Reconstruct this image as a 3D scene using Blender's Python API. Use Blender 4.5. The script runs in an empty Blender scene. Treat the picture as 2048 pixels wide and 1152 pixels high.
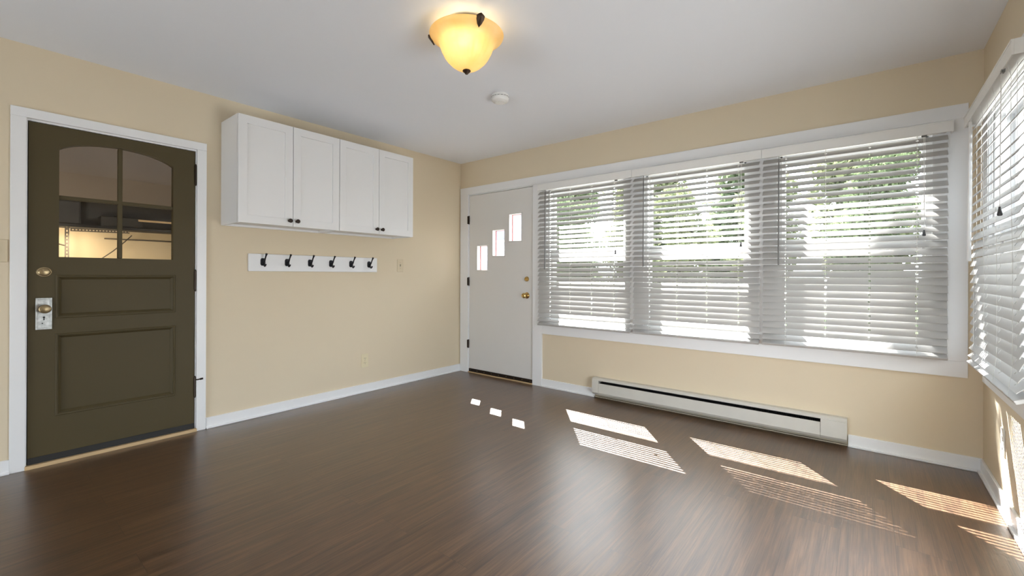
import bpy, bmesh, math, random
from mathutils import Vector, Matrix
SC = bpy.context.scene
COL = SC.collection
R = math.radians
PI = math.pi

# ------------------------------------------------------------------ camera
W, H = 4.197, 2.40            # room width (left wall x=0, right wall x=W), ceiling height
cd = bpy.data.cameras.new('camera')
cam = bpy.data.objects.new('camera', cd)
COL.objects.link(cam)
cd.sensor_width = 36.0
cd.lens = 36.0 * 884.41 / 2048
cd.shift_x = (1024 - 1019.36) / 2048
cd.shift_y = (549.87 - 576) / 2048
cd.clip_start = 0.02
rt = Vector((0.776425501, 0.630199381, 0.00349012706))
up = Vector((-0.00216306135, -0.00287313596, 0.999993533))
fw = Vector((-0.630205333, 0.776428030, 0.000867616104))
cam.matrix_world = Matrix(((rt.x, up.x, -fw.x, 3.69165),
                           (rt.y, up.y, -fw.y, -3.63773),
                           (rt.z, up.z, -fw.z, 1.10622), (0, 0, 0, 1)))
SC.camera = cam

# ------------------------------------------------------------------ world, sun, exposure
SUN_DIR = Vector((0.527, -0.657, -1.0)).normalized()      # travel direction, read from the sun patches
SUN_STRENGTH = 44.0
SKY_STRENGTH = 9.0
FILL_C, FILL_REAR = 20.0, 1.5
EXPOSURE = 0.56
SC.view_settings.view_transform = 'Standard'
SC.view_settings.look = 'None'
SC.view_settings.exposure = EXPOSURE
SC.view_settings.gamma = 1.0
SC.view_settings.use_curve_mapping = False
SC.cycles.max_bounces = 14
SC.cycles.diffuse_bounces = 8
SC.cycles.glossy_bounces = 4
SC.cycles.transmission_bounces = 6
SC.cycles.transparent_max_bounces = 24
SC.cycles.sample_clamp_indirect = 8.0
SC.cycles.caustics_reflective = False
SC.cycles.caustics_refractive = False
world = bpy.data.worlds.new('sky')
SC.world = world
world.use_nodes = True
wn = world.node_tree
bg = wn.nodes['Background']
sky = wn.nodes.new('ShaderNodeTexSky')
sky.sky_type = 'HOSEK_WILKIE'
sky.sun_direction = -SUN_DIR
sky.turbidity = 4.0
sky.ground_albedo = 0.4
mixw = wn.nodes.new('ShaderNodeMix'); mixw.data_type = 'RGBA'
mixw.inputs[0].default_value = 0.65
wn.links.new(sky.outputs[0], mixw.inputs[6])
mixw.inputs[7].default_value = (0.88, 0.94, 1.0, 1)
wn.links.new(mixw.outputs[2], bg.inputs[0])
bg.inputs[1].default_value = SKY_STRENGTH

sd = bpy.data.lights.new('sun', 'SUN')
sun = bpy.data.objects.new('sun', sd)
COL.objects.link(sun)
sd.energy = SUN_STRENGTH
sd.angle = R(0.30)
sd.color = (1.0, 0.97, 0.94)
sun.location = (-3, 5, 8)
sun.rotation_euler = SUN_DIR.to_track_quat('-Z', 'Y').to_euler()


def area_light(name, loc, direction, sx, sy, watts, color=(1, 1, 1)):
    d = bpy.data.lights.new(name, 'AREA')
    d.shape = 'RECTANGLE'; d.size = sx; d.size_y = sy
    d.energy = watts; d.color = color
    o = bpy.data.objects.new(name, d)
    COL.objects.link(o)
    o.location = loc
    o.rotation_euler = Vector(direction).to_track_quat('-Z', 'Y').to_euler()
    return o


# added fill lights outside unseen low openings beside and behind the camera
area_light('added_side_fill', (W + 0.16, -1.90, 0.70), (-1, 0, 0), 0.98, 1.14, FILL_C, (0.88, 0.95, 1.0))
area_light('added_rear_fill', (1.9, -6.36, 0.55), (0, 1, 0.4), 2.2, 0.9, FILL_REAR, (0.92, 0.96, 1.0))

# ------------------------------------------------------------------ materials
def srgb(r, g, b):
    f = lambda c: (c / 255 / 12.92) if c / 255 <= 0.04045 else ((c / 255 + 0.055) / 1.055) ** 2.4
    return (f(r), f(g), f(b), 1)


def mat(name, col, rough=0.5, metal=0.0, bump=0.0, bscale=200.0, spec=0.5, vary=0.0, vscale=3.0, coat=0.0):
    m = bpy.data.materials.new(name)
    m.use_nodes = True
    nt = m.node_tree
    p = nt.nodes['Principled BSDF']
    p.inputs['Base Color'].default_value = col
    p.inputs['Roughness'].default_value = rough
    p.inputs['Metallic'].default_value = metal
    p.inputs['Specular IOR Level'].default_value = spec
    p.inputs['Coat Weight'].default_value = coat
    tc = nt.nodes.new('ShaderNodeTexCoord')
    if vary > 0:
        n = nt.nodes.new('ShaderNodeTexNoise')
        n.inputs['Scale'].default_value = vscale
        n.inputs['Detail'].default_value = 5
        nt.links.new(tc.outputs['Object'], n.inputs['Vector'])
        hs = nt.nodes.new('ShaderNodeHueSaturation')
        hs.inputs['Color'].default_value = col
        mr = nt.nodes.new('ShaderNodeMapRange')
        mr.inputs['To Min'].default_value = 1 - vary
        mr.inputs['To Max'].default_value = 1 + vary
        nt.links.new(n.outputs['Fac'], mr.inputs['Value'])
        nt.links.new(mr.outputs[0], hs.inputs['Value'])
        nt.links.new(hs.outputs[0], p.inputs['Base Color'])
    if bump > 0:
        n = nt.nodes.new('ShaderNodeTexNoise')
        n.inputs['Scale'].default_value = bscale
        n.inputs['Detail'].default_value = 3
        nt.links.new(tc.outputs['Object'], n.inputs['Vector'])
        b = nt.nodes.new('ShaderNodeBump')
        b.inputs['Strength'].default_value = bump
        b.inputs['Distance'].default_value = 0.002
        nt.links.new(n.outputs['Fac'], b.inputs['Height'])
        nt.links.new(b.outputs[0], p.inputs['Normal'])
    return m


def glass_mat(name, tint=(0.95, 0.97, 0.96, 1)):
    m = bpy.data.materials.new(name)
    m.use_nodes = True
    nt = m.node_tree
    nt.nodes.clear()
    out = nt.nodes.new('ShaderNodeOutputMaterial')
    tr = nt.nodes.new('ShaderNodeBsdfTransparent'); tr.inputs[0].default_value = tint
    gl = nt.nodes.new('ShaderNodeBsdfGlossy'); gl.inputs['Roughness'].default_value = 0.02
    lw = nt.nodes.new('ShaderNodeLayerWeight'); lw.inputs[0].default_value = 0.5
    pw = nt.nodes.new('ShaderNodeMath'); pw.operation = 'POWER'; pw.inputs[1].default_value = 5.0
    fr = nt.nodes.new('ShaderNodeMath'); fr.operation = 'MULTIPLY_ADD'; fr.inputs[1].default_value = 0.9; fr.inputs[2].default_value = 0.035
    nt.links.new(lw.outputs['Facing'], pw.inputs[0])
    nt.links.new(pw.outputs[0], fr.inputs[0])
    mx = nt.nodes.new('ShaderNodeMixShader')
    nt.links.new(fr.outputs[0], mx.inputs[0])
    nt.links.new(tr.outputs[0], mx.inputs[1])
    nt.links.new(gl.outputs[0], mx.inputs[2])
    nt.links.new(mx.outputs[0], out.inputs[0])
    return m


def floor_mat():
    m = bpy.data.materials.new('vinyl_planks')
    m.use_nodes = True
    nt = m.node_tree
    N, L = nt.nodes, nt.links
    p = N['Principled BSDF']
    tc = N.new('ShaderNodeTexCoord')
    mp = N.new('ShaderNodeMapping'); mp.inputs['Rotation'].default_value = (0, 0, R(90))
    L.new(tc.outputs['Object'], mp.inputs['Vector'])
    br = N.new('ShaderNodeTexBrick')
    br.inputs['Scale'].default_value = 1.0
    br.inputs['Brick Width'].default_value = 1.22
    br.inputs['Row Height'].default_value = 0.18
    br.inputs['Mortar Size'].default_value = 0.0012
    br.inputs['Mortar Smooth'].default_value = 0.3
    br.inputs['Color1'].default_value = (0.0, 0.0, 0.0, 1)
    br.inputs['Color2'].default_value = (1.0, 1.0, 1.0, 1)
    br.inputs['Mortar'].default_value = (0.5, 0.5, 0.5, 1)
    br.offset = 0.37
    L.new(mp.outputs[0], br.inputs['Vector'])
    # grain stretched along the plank, offset per plank
    sep = N.new('ShaderNodeSeparateXYZ'); L.new(mp.outputs[0], sep.inputs[0])
    sc = N.new('ShaderNodeCombineXYZ')
    mx = N.new('ShaderNodeMath'); mx.operation = 'MULTIPLY'; mx.inputs[1].default_value = 2.0
    my = N.new('ShaderNodeMath'); my.operation = 'MULTIPLY'; my.inputs[1].default_value = 36.0
    mz = N.new('ShaderNodeMath'); mz.operation = 'MULTIPLY'; mz.inputs[1].default_value = 37.0
    L.new(sep.outputs[0], mx.inputs[0]); L.new(sep.outputs[1], my.inputs[0]); L.new(br.outputs['Color'], mz.inputs[0])
    L.new(mx.outputs[0], sc.inputs[0]); L.new(my.outputs[0], sc.inputs[1]); L.new(mz.outputs[0], sc.inputs[2])
    g1 = N.new('ShaderNodeTexNoise'); g1.inputs['Scale'].default_value = 1.0; g1.inputs['Detail'].default_value = 8; g1.inputs['Roughness'].default_value = 0.68
    g1.inputs['Distortion'].default_value = 0.6
    L.new(sc.outputs[0], g1.inputs['Vector'])
    sc2 = N.new('ShaderNodeVectorMath'); sc2.operation = 'MULTIPLY'; sc2.inputs[1].default_value = (2.2, 7.0, 1.0)
    L.new(sc.outputs[0], sc2.inputs[0])
    g2 = N.new('ShaderNodeTexNoise'); g2.inputs['Scale'].default_value = 1.0; g2.inputs['Detail'].default_value = 4
    L.new(sc2.outputs[0], g2.inputs['Vector'])
    ramp = N.new('ShaderNodeValToRGB')
    e = ramp.color_ramp.elements
    e[0].position = 0.30; e[0].color = (0.040, 0.0180, 0.0070, 1)
    e[1].position = 0.72; e[1].color = (0.155, 0.080, 0.036, 1)
    k = ramp.color_ramp.elements.new(0.5); k.color = (0.090, 0.0435, 0.0185, 1)
    ad = N.new('ShaderNodeMath'); ad.operation = 'MULTIPLY_ADD'; ad.inputs[1].default_value = 0.55; 
    L.new(g2.outputs['Fac'], ad.inputs[0]); L.new(g1.outputs['Fac'], ad.inputs[2])
    sb = N.new('ShaderNodeMath'); sb.operation = 'SUBTRACT'; sb.inputs[1].default_value = 0.275
    L.new(ad.outputs[0], sb.inputs[0])
    pl = N.new('ShaderNodeMath'); pl.operation = 'MULTIPLY_ADD'; pl.inputs[1].default_value = 0.055
    L.new(br.outputs['Color'], pl.inputs[0]); L.new(sb.outputs[0], pl.inputs[2])
    s2 = N.new('ShaderNodeMath'); s2.operation = 'SUBTRACT'; s2.inputs[1].default_value = 0.0275
    L.new(pl.outputs[0], s2.inputs[0])
    L.new(s2.outputs[0], ramp.inputs[0])
    dk = N.new('ShaderNodeMix'); dk.data_type = 'RGBA'; dk.blend_type = 'MULTIPLY'
    L.new(br.outputs['Fac'], dk.inputs[0]); L.new(ramp.outputs[0], dk.inputs[6]); dk.inputs[7].default_value = (0.45, 0.42, 0.4, 1)
    L.new(dk.outputs[2], p.inputs['Base Color'])
    rr = N.new('ShaderNodeMapRange'); rr.inputs['To Min'].default_value = 0.36; rr.inputs['To Max'].default_value = 0.50
    L.new(g1.outputs['Fac'], rr.inputs['Value']); L.new(rr.outputs[0], p.inputs['Roughness'])
    p.inputs['Specular IOR Level'].default_value = 0.3
    p.inputs['Coat Weight'].default_value = 1.0
    p.inputs['Coat Roughness'].default_value = 0.32
    b = N.new('ShaderNodeBump'); b.inputs['Strength'].default_value = 0.45; b.inputs['Distance'].default_value = 0.0012
    L.new(g2.outputs['Fac'], b.inputs['Height'])
    b2 = N.new('ShaderNodeBump'); b2.inputs['Strength'].default_value = 0.5; b2.inputs['Distance'].default_value = 0.001; b2.invert = True
    L.new(br.outputs['Fac'], b2.inputs['Height']); L.new(b.outputs[0], b2.inputs['Normal'])
    L.new(b2.outputs[0], p.inputs['Normal'])
    return m


def bowl_mat():
    m = bpy.data.materials.new('amber_glass')
    m.use_nodes = True
    nt = m.node_tree
    nt.nodes.clear()
    N, L = nt.nodes, nt.links
    out = N.new('ShaderNodeOutputMaterial')
    tl = N.new('ShaderNodeBsdfTranslucent')
    df = N.new('ShaderNodeBsdfDiffuse')
    gl = N.new('ShaderNodeBsdfGlossy'); gl.inputs['Roughness'].default_value = 0.25
    tr = N.new('ShaderNodeBsdfTransparent')
    tc = N.new('ShaderNodeTexCoord')
    n = N.new('ShaderNodeTexNoise'); n.inputs['Scale'].default_value = 9.0; n.inputs['Detail'].default_value = 4
    L.new(tc.outputs['Object'], n.inputs['Vector'])
    rp = N.new('ShaderNodeValToRGB')
    rp.color_ramp.elements[0].position = 0.3; rp.color_ramp.elements[0].color = (0.96, 0.78, 0.46, 1)
    rp.color_ramp.elements[1].position = 0.75; rp.color_ramp.elements[1].color = (0.99, 0.90, 0.68, 1)
    L.new(n.outputs['Fac'], rp.inputs[0])
    L.new(rp.outputs[0], tl.inputs[0]); L.new(rp.outputs[0], df.inputs[0])
    tr.inputs[0].default_value = (1.0, 0.88, 0.62, 1)
    m1 = N.new('ShaderNodeMixShader'); m1.inputs[0].default_value = 0.30
    L.new(tl.outputs[0], m1.inputs[1]); L.new(df.outputs[0], m1.inputs[2])
    m2 = N.new('ShaderNodeMixShader'); m2.inputs[0].default_value = 0.16
    L.new(m1.outputs[0], m2.inputs[1]); L.new(tr.outputs[0], m2.inputs[2])
    m3 = N.new('ShaderNodeMixShader'); m3.inputs[0].default_value = 0.02
    L.new(m2.outputs[0], m3.inputs[1]); L.new(gl.outputs[0], m3.inputs[2])
    L.new(m3.outputs[0], out.inputs[0])
    return m


def emit_mat(name, col, strength):
    m = bpy.data.materials.new(name)
    m.use_nodes = True
    nt = m.node_tree
    nt.nodes.clear()
    out = nt.nodes.new('ShaderNodeOutputMaterial')
    e = nt.nodes.new('ShaderNodeEmission')
    e.inputs[0].default_value = col
    e.inputs[1].default_value = strength
    nt.links.new(e.outputs[0], out.inputs[0])
    return m


def leaf_mat(name, c1, c2):
    m = bpy.data.materials.new(name)
    m.use_nodes = True
    nt = m.node_tree
    N, L = nt.nodes, nt.links
    nt.nodes.clear()
    out = N.new('ShaderNodeOutputMaterial')
    tc = N.new('ShaderNodeTexCoord')
    n = N.new('ShaderNodeTexNoise'); n.inputs['Scale'].default_value = 2.5
    L.new(tc.outputs['Object'], n.inputs['Vector'])
    rp = N.new('ShaderNodeValToRGB')
    rp.color_ramp.elements[0].position = 0.35; rp.color_ramp.elements[0].color = c1
    rp.color_ramp.elements[1].position = 0.7; rp.color_ramp.elements[1].color = c2
    L.new(n.outputs['Fac'], rp.inputs[0])
    d = N.new('ShaderNodeBsdfDiffuse'); t = N.new('ShaderNodeBsdfTranslucent')
    L.new(rp.outputs[0], d.inputs[0]); L.new(rp.outputs[0], t.inputs[0])
    mx = N.new('ShaderNodeMixShader'); mx.inputs[0].default_value = 0.4
    L.new(d.outputs[0], mx.inputs[1]); L.new(t.outputs[0], mx.inputs[2])
    L.new(mx.outputs[0], out.inputs[0])
    return m


def slat_mat():
    m = mat('blind_vinyl', (0.47, 0.46, 0.445, 1), 0.38, 0, 0.03, 60)
    nt = m.node_tree
    p = nt.nodes['Principled BSDF']
    t = nt.nodes.new('ShaderNodeBsdfTranslucent'); t.inputs[0].default_value = (0.80, 0.77, 0.72, 1)
    mx = nt.nodes.new('ShaderNodeMixShader'); mx.inputs[0].default_value = 0.04
    out = nt.nodes['Material Output']
    nt.links.new(p.outputs[0], mx.inputs[1]); nt.links.new(t.outputs[0], mx.inputs[2])
    nt.links.new(mx.outputs[0], out.inputs[0])
    return m


def siding_mat(name, col, lap=0.11):
    m = mat(name, col, 0.6)
    nt = m.node_tree
    N, L = nt.nodes, nt.links
    tc = N.new('ShaderNodeTexCoord')
    sp = N.new('ShaderNodeSeparateXYZ'); L.new(tc.outputs['Object'], sp.inputs[0])
    dv = N.new('ShaderNodeMath'); dv.operation = 'DIVIDE'; dv.inputs[1].default_value = lap
    L.new(sp.outputs[2], dv.inputs[0])
    fr = N.new('ShaderNodeMath'); fr.operation = 'FRACT'; L.new(dv.outputs[0], fr.inputs[0])
    b = N.new('ShaderNodeBump'); b.inputs['Strength'].default_value = 1.0; b.inputs['Distance'].default_value = 0.03; b.invert = True
    L.new(fr.outputs[0], b.inputs['Height'])
    L.new(b.outputs[0], N['Principled BSDF'].inputs['Normal'])
    return m


M = {}
M['wall'] = mat('tan_wall_paint', (0.690, 0.597, 0.445, 1), 0.75, 0, 0.12, 260, 0.3)
M['ceiling'] = mat('ceiling_paint', (0.81, 0.835, 0.885, 1), 0.85, 0, 0.08, 180, 0.2)
M['trim'] = mat('white_trim_paint', (0.80, 0.81, 0.82, 1), 0.38, 0, 0.03, 60)
M['white_door'] = mat('white_door_paint', (0.70, 0.69, 0.67, 1), 0.5, 0, 0.10, 240)
M['olive'] = mat('olive_door_paint', (0.072, 0.055, 0.024, 1), 0.55, 0, 0.08, 200, 0.25, 0.06, 2.0)
M['floor'] = floor_mat()
M['cabinet'] = mat('cabinet_white', (0.78, 0.785, 0.79, 1), 0.42)
M['bronze'] = mat('dark_bronze', (0.035, 0.024, 0.018, 1), 0.42, 0.7, 0.1, 120)
M['black_metal'] = mat('black_metal', (0.012, 0.012, 0.016, 1), 0.35, 0.5)
M['lamp_metal'] = mat('oiled_bronze', (0.060, 0.036, 0.022, 1), 0.45, 0.7, 0.2, 150)
M['brass'] = mat('brass', (0.62, 0.42, 0.16, 1), 0.22, 1.0)
M['old_brass'] = mat('antique_brass', (0.36, 0.28, 0.16, 1), 0.38, 0.9, 0.05, 150, 0.5, 0.25, 60)
M['worn_steel'] = mat('worn_plate', (0.40, 0.41, 0.40, 1), 0.38, 0.7, 0.25, 120, 0.5, 0.6, 55)
M['ivory'] = mat('ivory_plastic', (0.72, 0.64, 0.44, 1), 0.35)
M['beige'] = mat('beige_plastic', (0.62, 0.53, 0.37, 1), 0.4)
M['dark'] = mat('dark_slot', (0.010, 0.009, 0.008, 1), 0.6)
M['heater'] = mat('heater_enamel', (0.60, 0.585, 0.53, 1), 0.4, 0, 0.02, 80, 0.5, 0.06, 12)
M['heater_back'] = mat('heater_back_plate', (0.40, 0.36, 0.28, 1), 0.5, 0, 0.02, 80, 0.5, 0.2, 15)
M['fins'] = mat('heater_fins', (0.030, 0.028, 0.027, 1), 0.5, 0.4)
M['glass'] = glass_mat('window_glass', (0.97, 0.98, 0.975, 1))
M['old_glass'] = glass_mat('old_door_glass', (0.90, 0.90, 0.88, 1))
M['slat'] = slat_mat()
M['cord'] = mat('white_cord', (0.78, 0.77, 0.74, 1), 0.7)
M['wand'] = mat('grey_wand', (0.17, 0.168, 0.163, 1), 0.3)
M['tassel'] = mat('grey_tassel', (0.055, 0.055, 0.058, 1), 0.4)
M['plastic'] = mat('white_plastic', (0.80, 0.80, 0.78, 1), 0.4)
M['bowl'] = bowl_mat()
M['bulb'] = emit_mat('lit_bulb', (1.0, 0.80, 0.50, 1), 19.0)
M['red'] = mat('red_outer_frame', (0.30, 0.075, 0.07, 1), 0.5)
M['pine'] = mat('raw_pine', (0.56, 0.40, 0.22, 1), 0.6, 0, 0.1, 80, 0.4, 0.15, 14)
M['rubber'] = mat('black_sweep', (0.012, 0.011, 0.010, 1), 0.6)
M['cream_board'] = mat('cream_boards', (0.66, 0.54, 0.36, 1), 0.6, 0, 0.03, 30, 0.3, 0.15, 2.0)
M['brown_board'] = mat('brown_fibreboard', (0.20, 0.165, 0.135, 1), 0.8, 0, 0.02, 30, 0.2, 0.12, 2.5)
M['charcoal'] = mat('charcoal_paint', (0.018, 0.018, 0.020, 1), 0.6)
M['steel'] = mat('slotted_steel', (0.10, 0.085, 0.07, 1), 0.5, 0.5)
M['concrete'] = mat('pale_concrete', (0.24, 0.23, 0.215, 1), 0.85, 0, 0.3, 40, 0.2, 0.08, 1.5)
M['lawn'] = mat('lawn', (0.07, 0.11, 0.03, 1), 0.9, 0, 0.5, 60, 0.1, 0.3, 4)
M['siding'] = siding_mat('white_siding', (0.26, 0.26, 0.28, 1))
M['roof'] = mat('shingles', (0.10, 0.095, 0.10, 1), 0.9, 0, 0.6, 40)
M['bark'] = mat('bark', (0.10, 0.075, 0.05, 1), 0.9, 0, 0.8, 30)
M['dark_glass'] = mat('dull_window', (0.12, 0.12, 0.17, 1), 0.15)
M['leaf'] = leaf_mat('green_leaves', (0.080, 0.108, 0.062, 1), (0.20, 0.245, 0.13, 1))
M['leaf2'] = leaf_mat('yellow_green_leaves', (0.115, 0.135, 0.082, 1), (0.27, 0.29, 0.155, 1))
M['tube'] = emit_mat('lit_tube', (1.0, 0.80, 0.55, 1), 5.0)

# ------------------------------------------------------------------ builders
ORG = {}


def org(o):
    return ORG.get(o.name, Vector((0, 0, 0))) if o else Vector((0, 0, 0))


def obj(name, bm, m, parent=None, smooth=False, bevel=0.0, label=None):
    """links a bmesh in world coordinates as one mesh object under parent"""
    off = org(parent)
    for v in bm.verts:
        v.co -= off
    bmesh.ops.recalc_face_normals(bm, faces=bm.faces)
    me = bpy.data.meshes.new(name)
    bm.to_mesh(me); bm.free()
    me.materials.append(M[m] if isinstance(m, str) else m)
    if smooth:
        for p in me.polygons:
            p.use_smooth = True
    o = bpy.data.objects.new(name, me)
    COL.objects.link(o)
    if parent:
        o.parent = parent
    ORG[o.name] = off
    if bevel > 0:
        b = o.modifiers.new('edge', 'BEVEL')
        b.width = bevel; b.segments = 2; b.limit_method = 'ANGLE'; b.angle_limit = R(40)
    if smooth:
        try:
            me.set_sharp_from_angle(angle=R(40))
        except Exception:
            pass
    if label:
        o['label'] = label
    return o


def thing(name, loc, label, cat, group=None):
    o = bpy.data.objects.new(name, None)
    COL.objects.link(o)
    o.empty_display_size = 0.1
    o.location = loc
    ORG[o.name] = Vector(loc)
    if label:
        o['label'] = label
    if cat:
        o['category'] = cat
    if group:
        o['group'] = group
    return o


def tag(o, label, cat, group=None):
    o['label'] = label; o['category'] = cat
    if group:
        o['group'] = group
    return o


def struct(o, label=None, cat=None):
    o['kind'] = 'structure'
    if label:
        o['label'] = label
    if cat:
        o['category'] = cat
    return o


def box(bm, x0, x1, y0, y1, z0, z1):
    vs = [bm.verts.new(c) for c in ((x0, y0, z0), (x1, y0, z0), (x1, y1, z0), (x0, y1, z0),
                                    (x0, y0, z1), (x1, y0, z1), (x1, y1, z1), (x0, y1, z1))]
    for f in ((0, 3, 2, 1), (4, 5, 6, 7), (0, 1, 5, 4), (1, 2, 6, 5), (2, 3, 7, 6), (3, 0, 4, 7)):
        bm.faces.new([vs[i] for i in f])
    return bm


def BX(*boxes):
    bm = bmesh.new()
    for b in boxes:
        box(bm, *b)
    return bm


def plate(axis, a, b, u0, u1, z0, z1, holes):
    """a slab of thickness a..b on axis ('x' or 'y') spanning u and z, with rectangular holes (u0,u1,z0,z1)"""
    bm = bmesh.new()
    us = sorted({u0, u1} | {h[0] for h in holes} | {h[1] for h in holes})
    zs = sorted({z0, z1} | {h[2] for h in holes} | {h[3] for h in holes})
    us = [u for u in us if u0 <= u <= u1]; zs = [z for z in zs if z0 <= z <= z1]
    solid = {}
    for i in range(len(us) - 1):
        for j in range(len(zs) - 1):
            cu, cz = (us[i] + us[i + 1]) / 2, (zs[j] + zs[j + 1]) / 2
            solid[i, j] = not any(h[0] < cu < h[1] and h[2] < cz < h[3] for h in holes)
    cache = {}

    def V(i, j, s):
        k = (i, j, s)
        if k not in cache:
            c = (s, us[i], zs[j]) if axis == 'x' else (us[i], s, zs[j])
            cache[k] = bm.verts.new(c)
        return cache[k]
    for (i, j), s in solid.items():
        if not s:
            continue
        for w in (a, b):
            bm.faces.new([V(i, j, w), V(i + 1, j, w), V(i + 1, j + 1, w), V(i, j + 1, w)])
        for di, dj, e in ((-1, 0, ((i, j), (i, j + 1))), (1, 0, ((i + 1, j), (i + 1, j + 1))),
                          (0, -1, ((i, j), (i + 1, j))), (0, 1, ((i, j + 1), (i + 1, j + 1)))):
            if not solid.get((i + di, j + dj), False):
                p, q = e
                bm.faces.new([V(*p, a), V(*q, a), V(*q, b), V(*p, b)])
    return bm


def tube(bm, pts, radii, seg=10, cap=True):
    pts = [Vector(p) for p in pts]
    if not isinstance(radii, (list, tuple)):
        radii = [radii] * len(pts)
    rings = []
    prev = None
    for i, p in enumerate(pts):
        t = (pts[min(i + 1, len(pts) - 1)] - pts[max(i - 1, 0)]).normalized()
        if prev is None:
            a = Vector((0, 0, 1)) if abs(t.z) < 0.9 else Vector((1, 0, 0))
            n = t.cross(a).normalized()
        else:
            n = (prev - t * prev.dot(t)).normalized()
        prev = n
        b = t.cross(n)
        rings.append([bm.verts.new(p + (n * math.cos(2 * PI * k / seg) + b * math.sin(2 * PI * k / seg)) * radii[i]) for k in range(seg)])
    for r0, r1 in zip(rings, rings[1:]):
        for k in range(seg):
            bm.faces.new([r0[k], r0[(k + 1) % seg], r1[(k + 1) % seg], r1[k]])
    if cap:
        bm.faces.new(list(reversed(rings[0]))); bm.faces.new(rings[-1])
    return bm


def lathe(bm, prof, center, axis='z', seg=32, sy=1.0, rib=None):
    """prof: list of (radius, height along axis); axis 'z','x','-y'...; rib(angle, t) scales the radius"""
    c = Vector(center)

    def P(r, h, a):
        u, v = r * math.cos(a), r * math.sin(a) * sy
        if axis == 'z':
            return c + Vector((u, v, h))
        if axis == 'x':
            return c + Vector((h, u, v))
        if axis == '-y':
            return c + Vector((u, -h, v))
        if axis == '-x':
            return c + Vector((-h, u, v))
    rings = []
    for i, (r, h) in enumerate(prof):
        if r < 1e-6:
            rings.append([bm.verts.new(P(0, h, 0))])
        else:
            rings.append([bm.verts.new(P(r * (rib(2 * PI * k / seg, i / (len(prof) - 1)) if rib else 1), h, 2 * PI * k / seg)) for k in range(seg)])
    for r0, r1 in zip(rings, rings[1:]):
        for k in range(seg):
            k2 = (k + 1) % seg
            if len(r0) == 1 and len(r1) == 1:
                continue
            if len(r0) == 1:
                bm.faces.new([r0[0], r1[k2], r1[k]])
            elif len(r1) == 1:
                bm.faces.new([r0[k], r0[k2], r1[0]])
            else:
                bm.faces.new([r0[k], r0[k2], r1[k2], r1[k]])
    return bm


def prism(bm, poly, axis, a, b):
    """poly: 2D points; axis 'x': (y,z), 'y': (x,z), 'z': (x,y); extruded a..b"""
    def P(p, s):
        return {'x': (s, p[0], p[1]), 'y': (p[0], s, p[1]), 'z': (p[0], p[1], s)}[axis]
    va = [bm.verts.new(P(p, a)) for p in poly]
    vb = [bm.verts.new(P(p, b)) for p in poly]
    bm.faces.new(va); bm.faces.new(list(reversed(vb)))
    n = len(poly)
    for i in range(n):
        bm.faces.new([va[i], vb[i], vb[(i + 1) % n], va[(i + 1) % n]])
    return bm


# ------------------------------------------------------------------ room shell
YR = -6.2                                   # rear wall
GL = [(1.215, 2.055), (2.205, 3.010), (3.183, 3.990)]     # window rough openings in the front wall
ZW0, ZW1 = 0.655, 1.96
DA = (-3.425, -2.604, 0.0, 1.985)            # olive door opening in the left wall (y0,y1,z0,z1)
DB = (0.132, 1.056, 0.0, 2.025)              # white door opening in the front wall (x0,x1,z0,z1)
CW = (-1.175, -0.25, 0.655, 1.96)            # right-hand window opening (y0,y1,z0,z1)
C2 = (-2.40, -1.40, 0.12, 1.28)              # unseen low opening beside the camera, added for the side fill light

struct(obj('floor', BX((-0.0, W, YR, 0.0, -0.06, 0.0)), 'floor'))
struct(obj('ceiling', BX((-0.12, W + 0.14, YR - 0.12, 0.14, H, H + 0.1)), 'ceiling'))
struct(obj('wall_left', plate('x', -0.12, 0.0, YR, 0.14, -0.06, H, [DA[:2] + (-0.06, DA[3])]), 'wall'))
struct(obj('wall_front', plate('y', 0.0, 0.14, 0.0, W + 0.14, -0.06, H,
           [(a, b, ZW0, ZW1) for a, b in GL] + [DB[:2] + (-0.06, DB[3])]), 'wall'))
struct(obj('wall_right', plate('x', W, W + 0.14, YR, 0.0, -0.06, H, [CW, C2]), 'wall'))
struct(obj('wall_rear', plate('y', YR - 0.12, YR, -0.12, W + 0.14, -0.06, H, [(0.75, 3.05, 0.05, 1.05)]), 'wall'))  # low hole added out of view to let the rear fill light in

# baseboards with shoe moulding
def base_run(bm, axis, u0, u1, wallpos, sgn, h=0.078):
    d1, d2 = 0.013, 0.026
    for (w, z0, z1) in ((d1, 0.0, h), (d2, 0.0, 0.013)):
        a, b = sorted((wallpos, wallpos + sgn * w))
        if axis == 'y':
            box(bm, a, b, u0, u1, z0, z1)
        else:
            box(bm, u0, u1, a, b, z0, z1)
bm = bmesh.new(); base_run(bm, 'y', -2.548, -0.001, 0, 1); base_run(bm, 'y', YR, -3.480, 0, 1)
struct(obj('baseboard_left', bm, 'trim', bevel=0.003))
bm = bmesh.new(); base_run(bm, 'x', 1.166, 1.753, 0, -1); base_run(bm, 'x', 3.589, W - 0.001, 0, -1)
struct(obj('baseboard_front', bm, 'trim', bevel=0.003))
bm = bmesh.new(); base_run(bm, 'y', YR, -2.42, W, -1); base_run(bm, 'y', -1.38, -0.014, W, -1)
struct(obj('baseboard_right', bm, 'trim', bevel=0.003))

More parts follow.
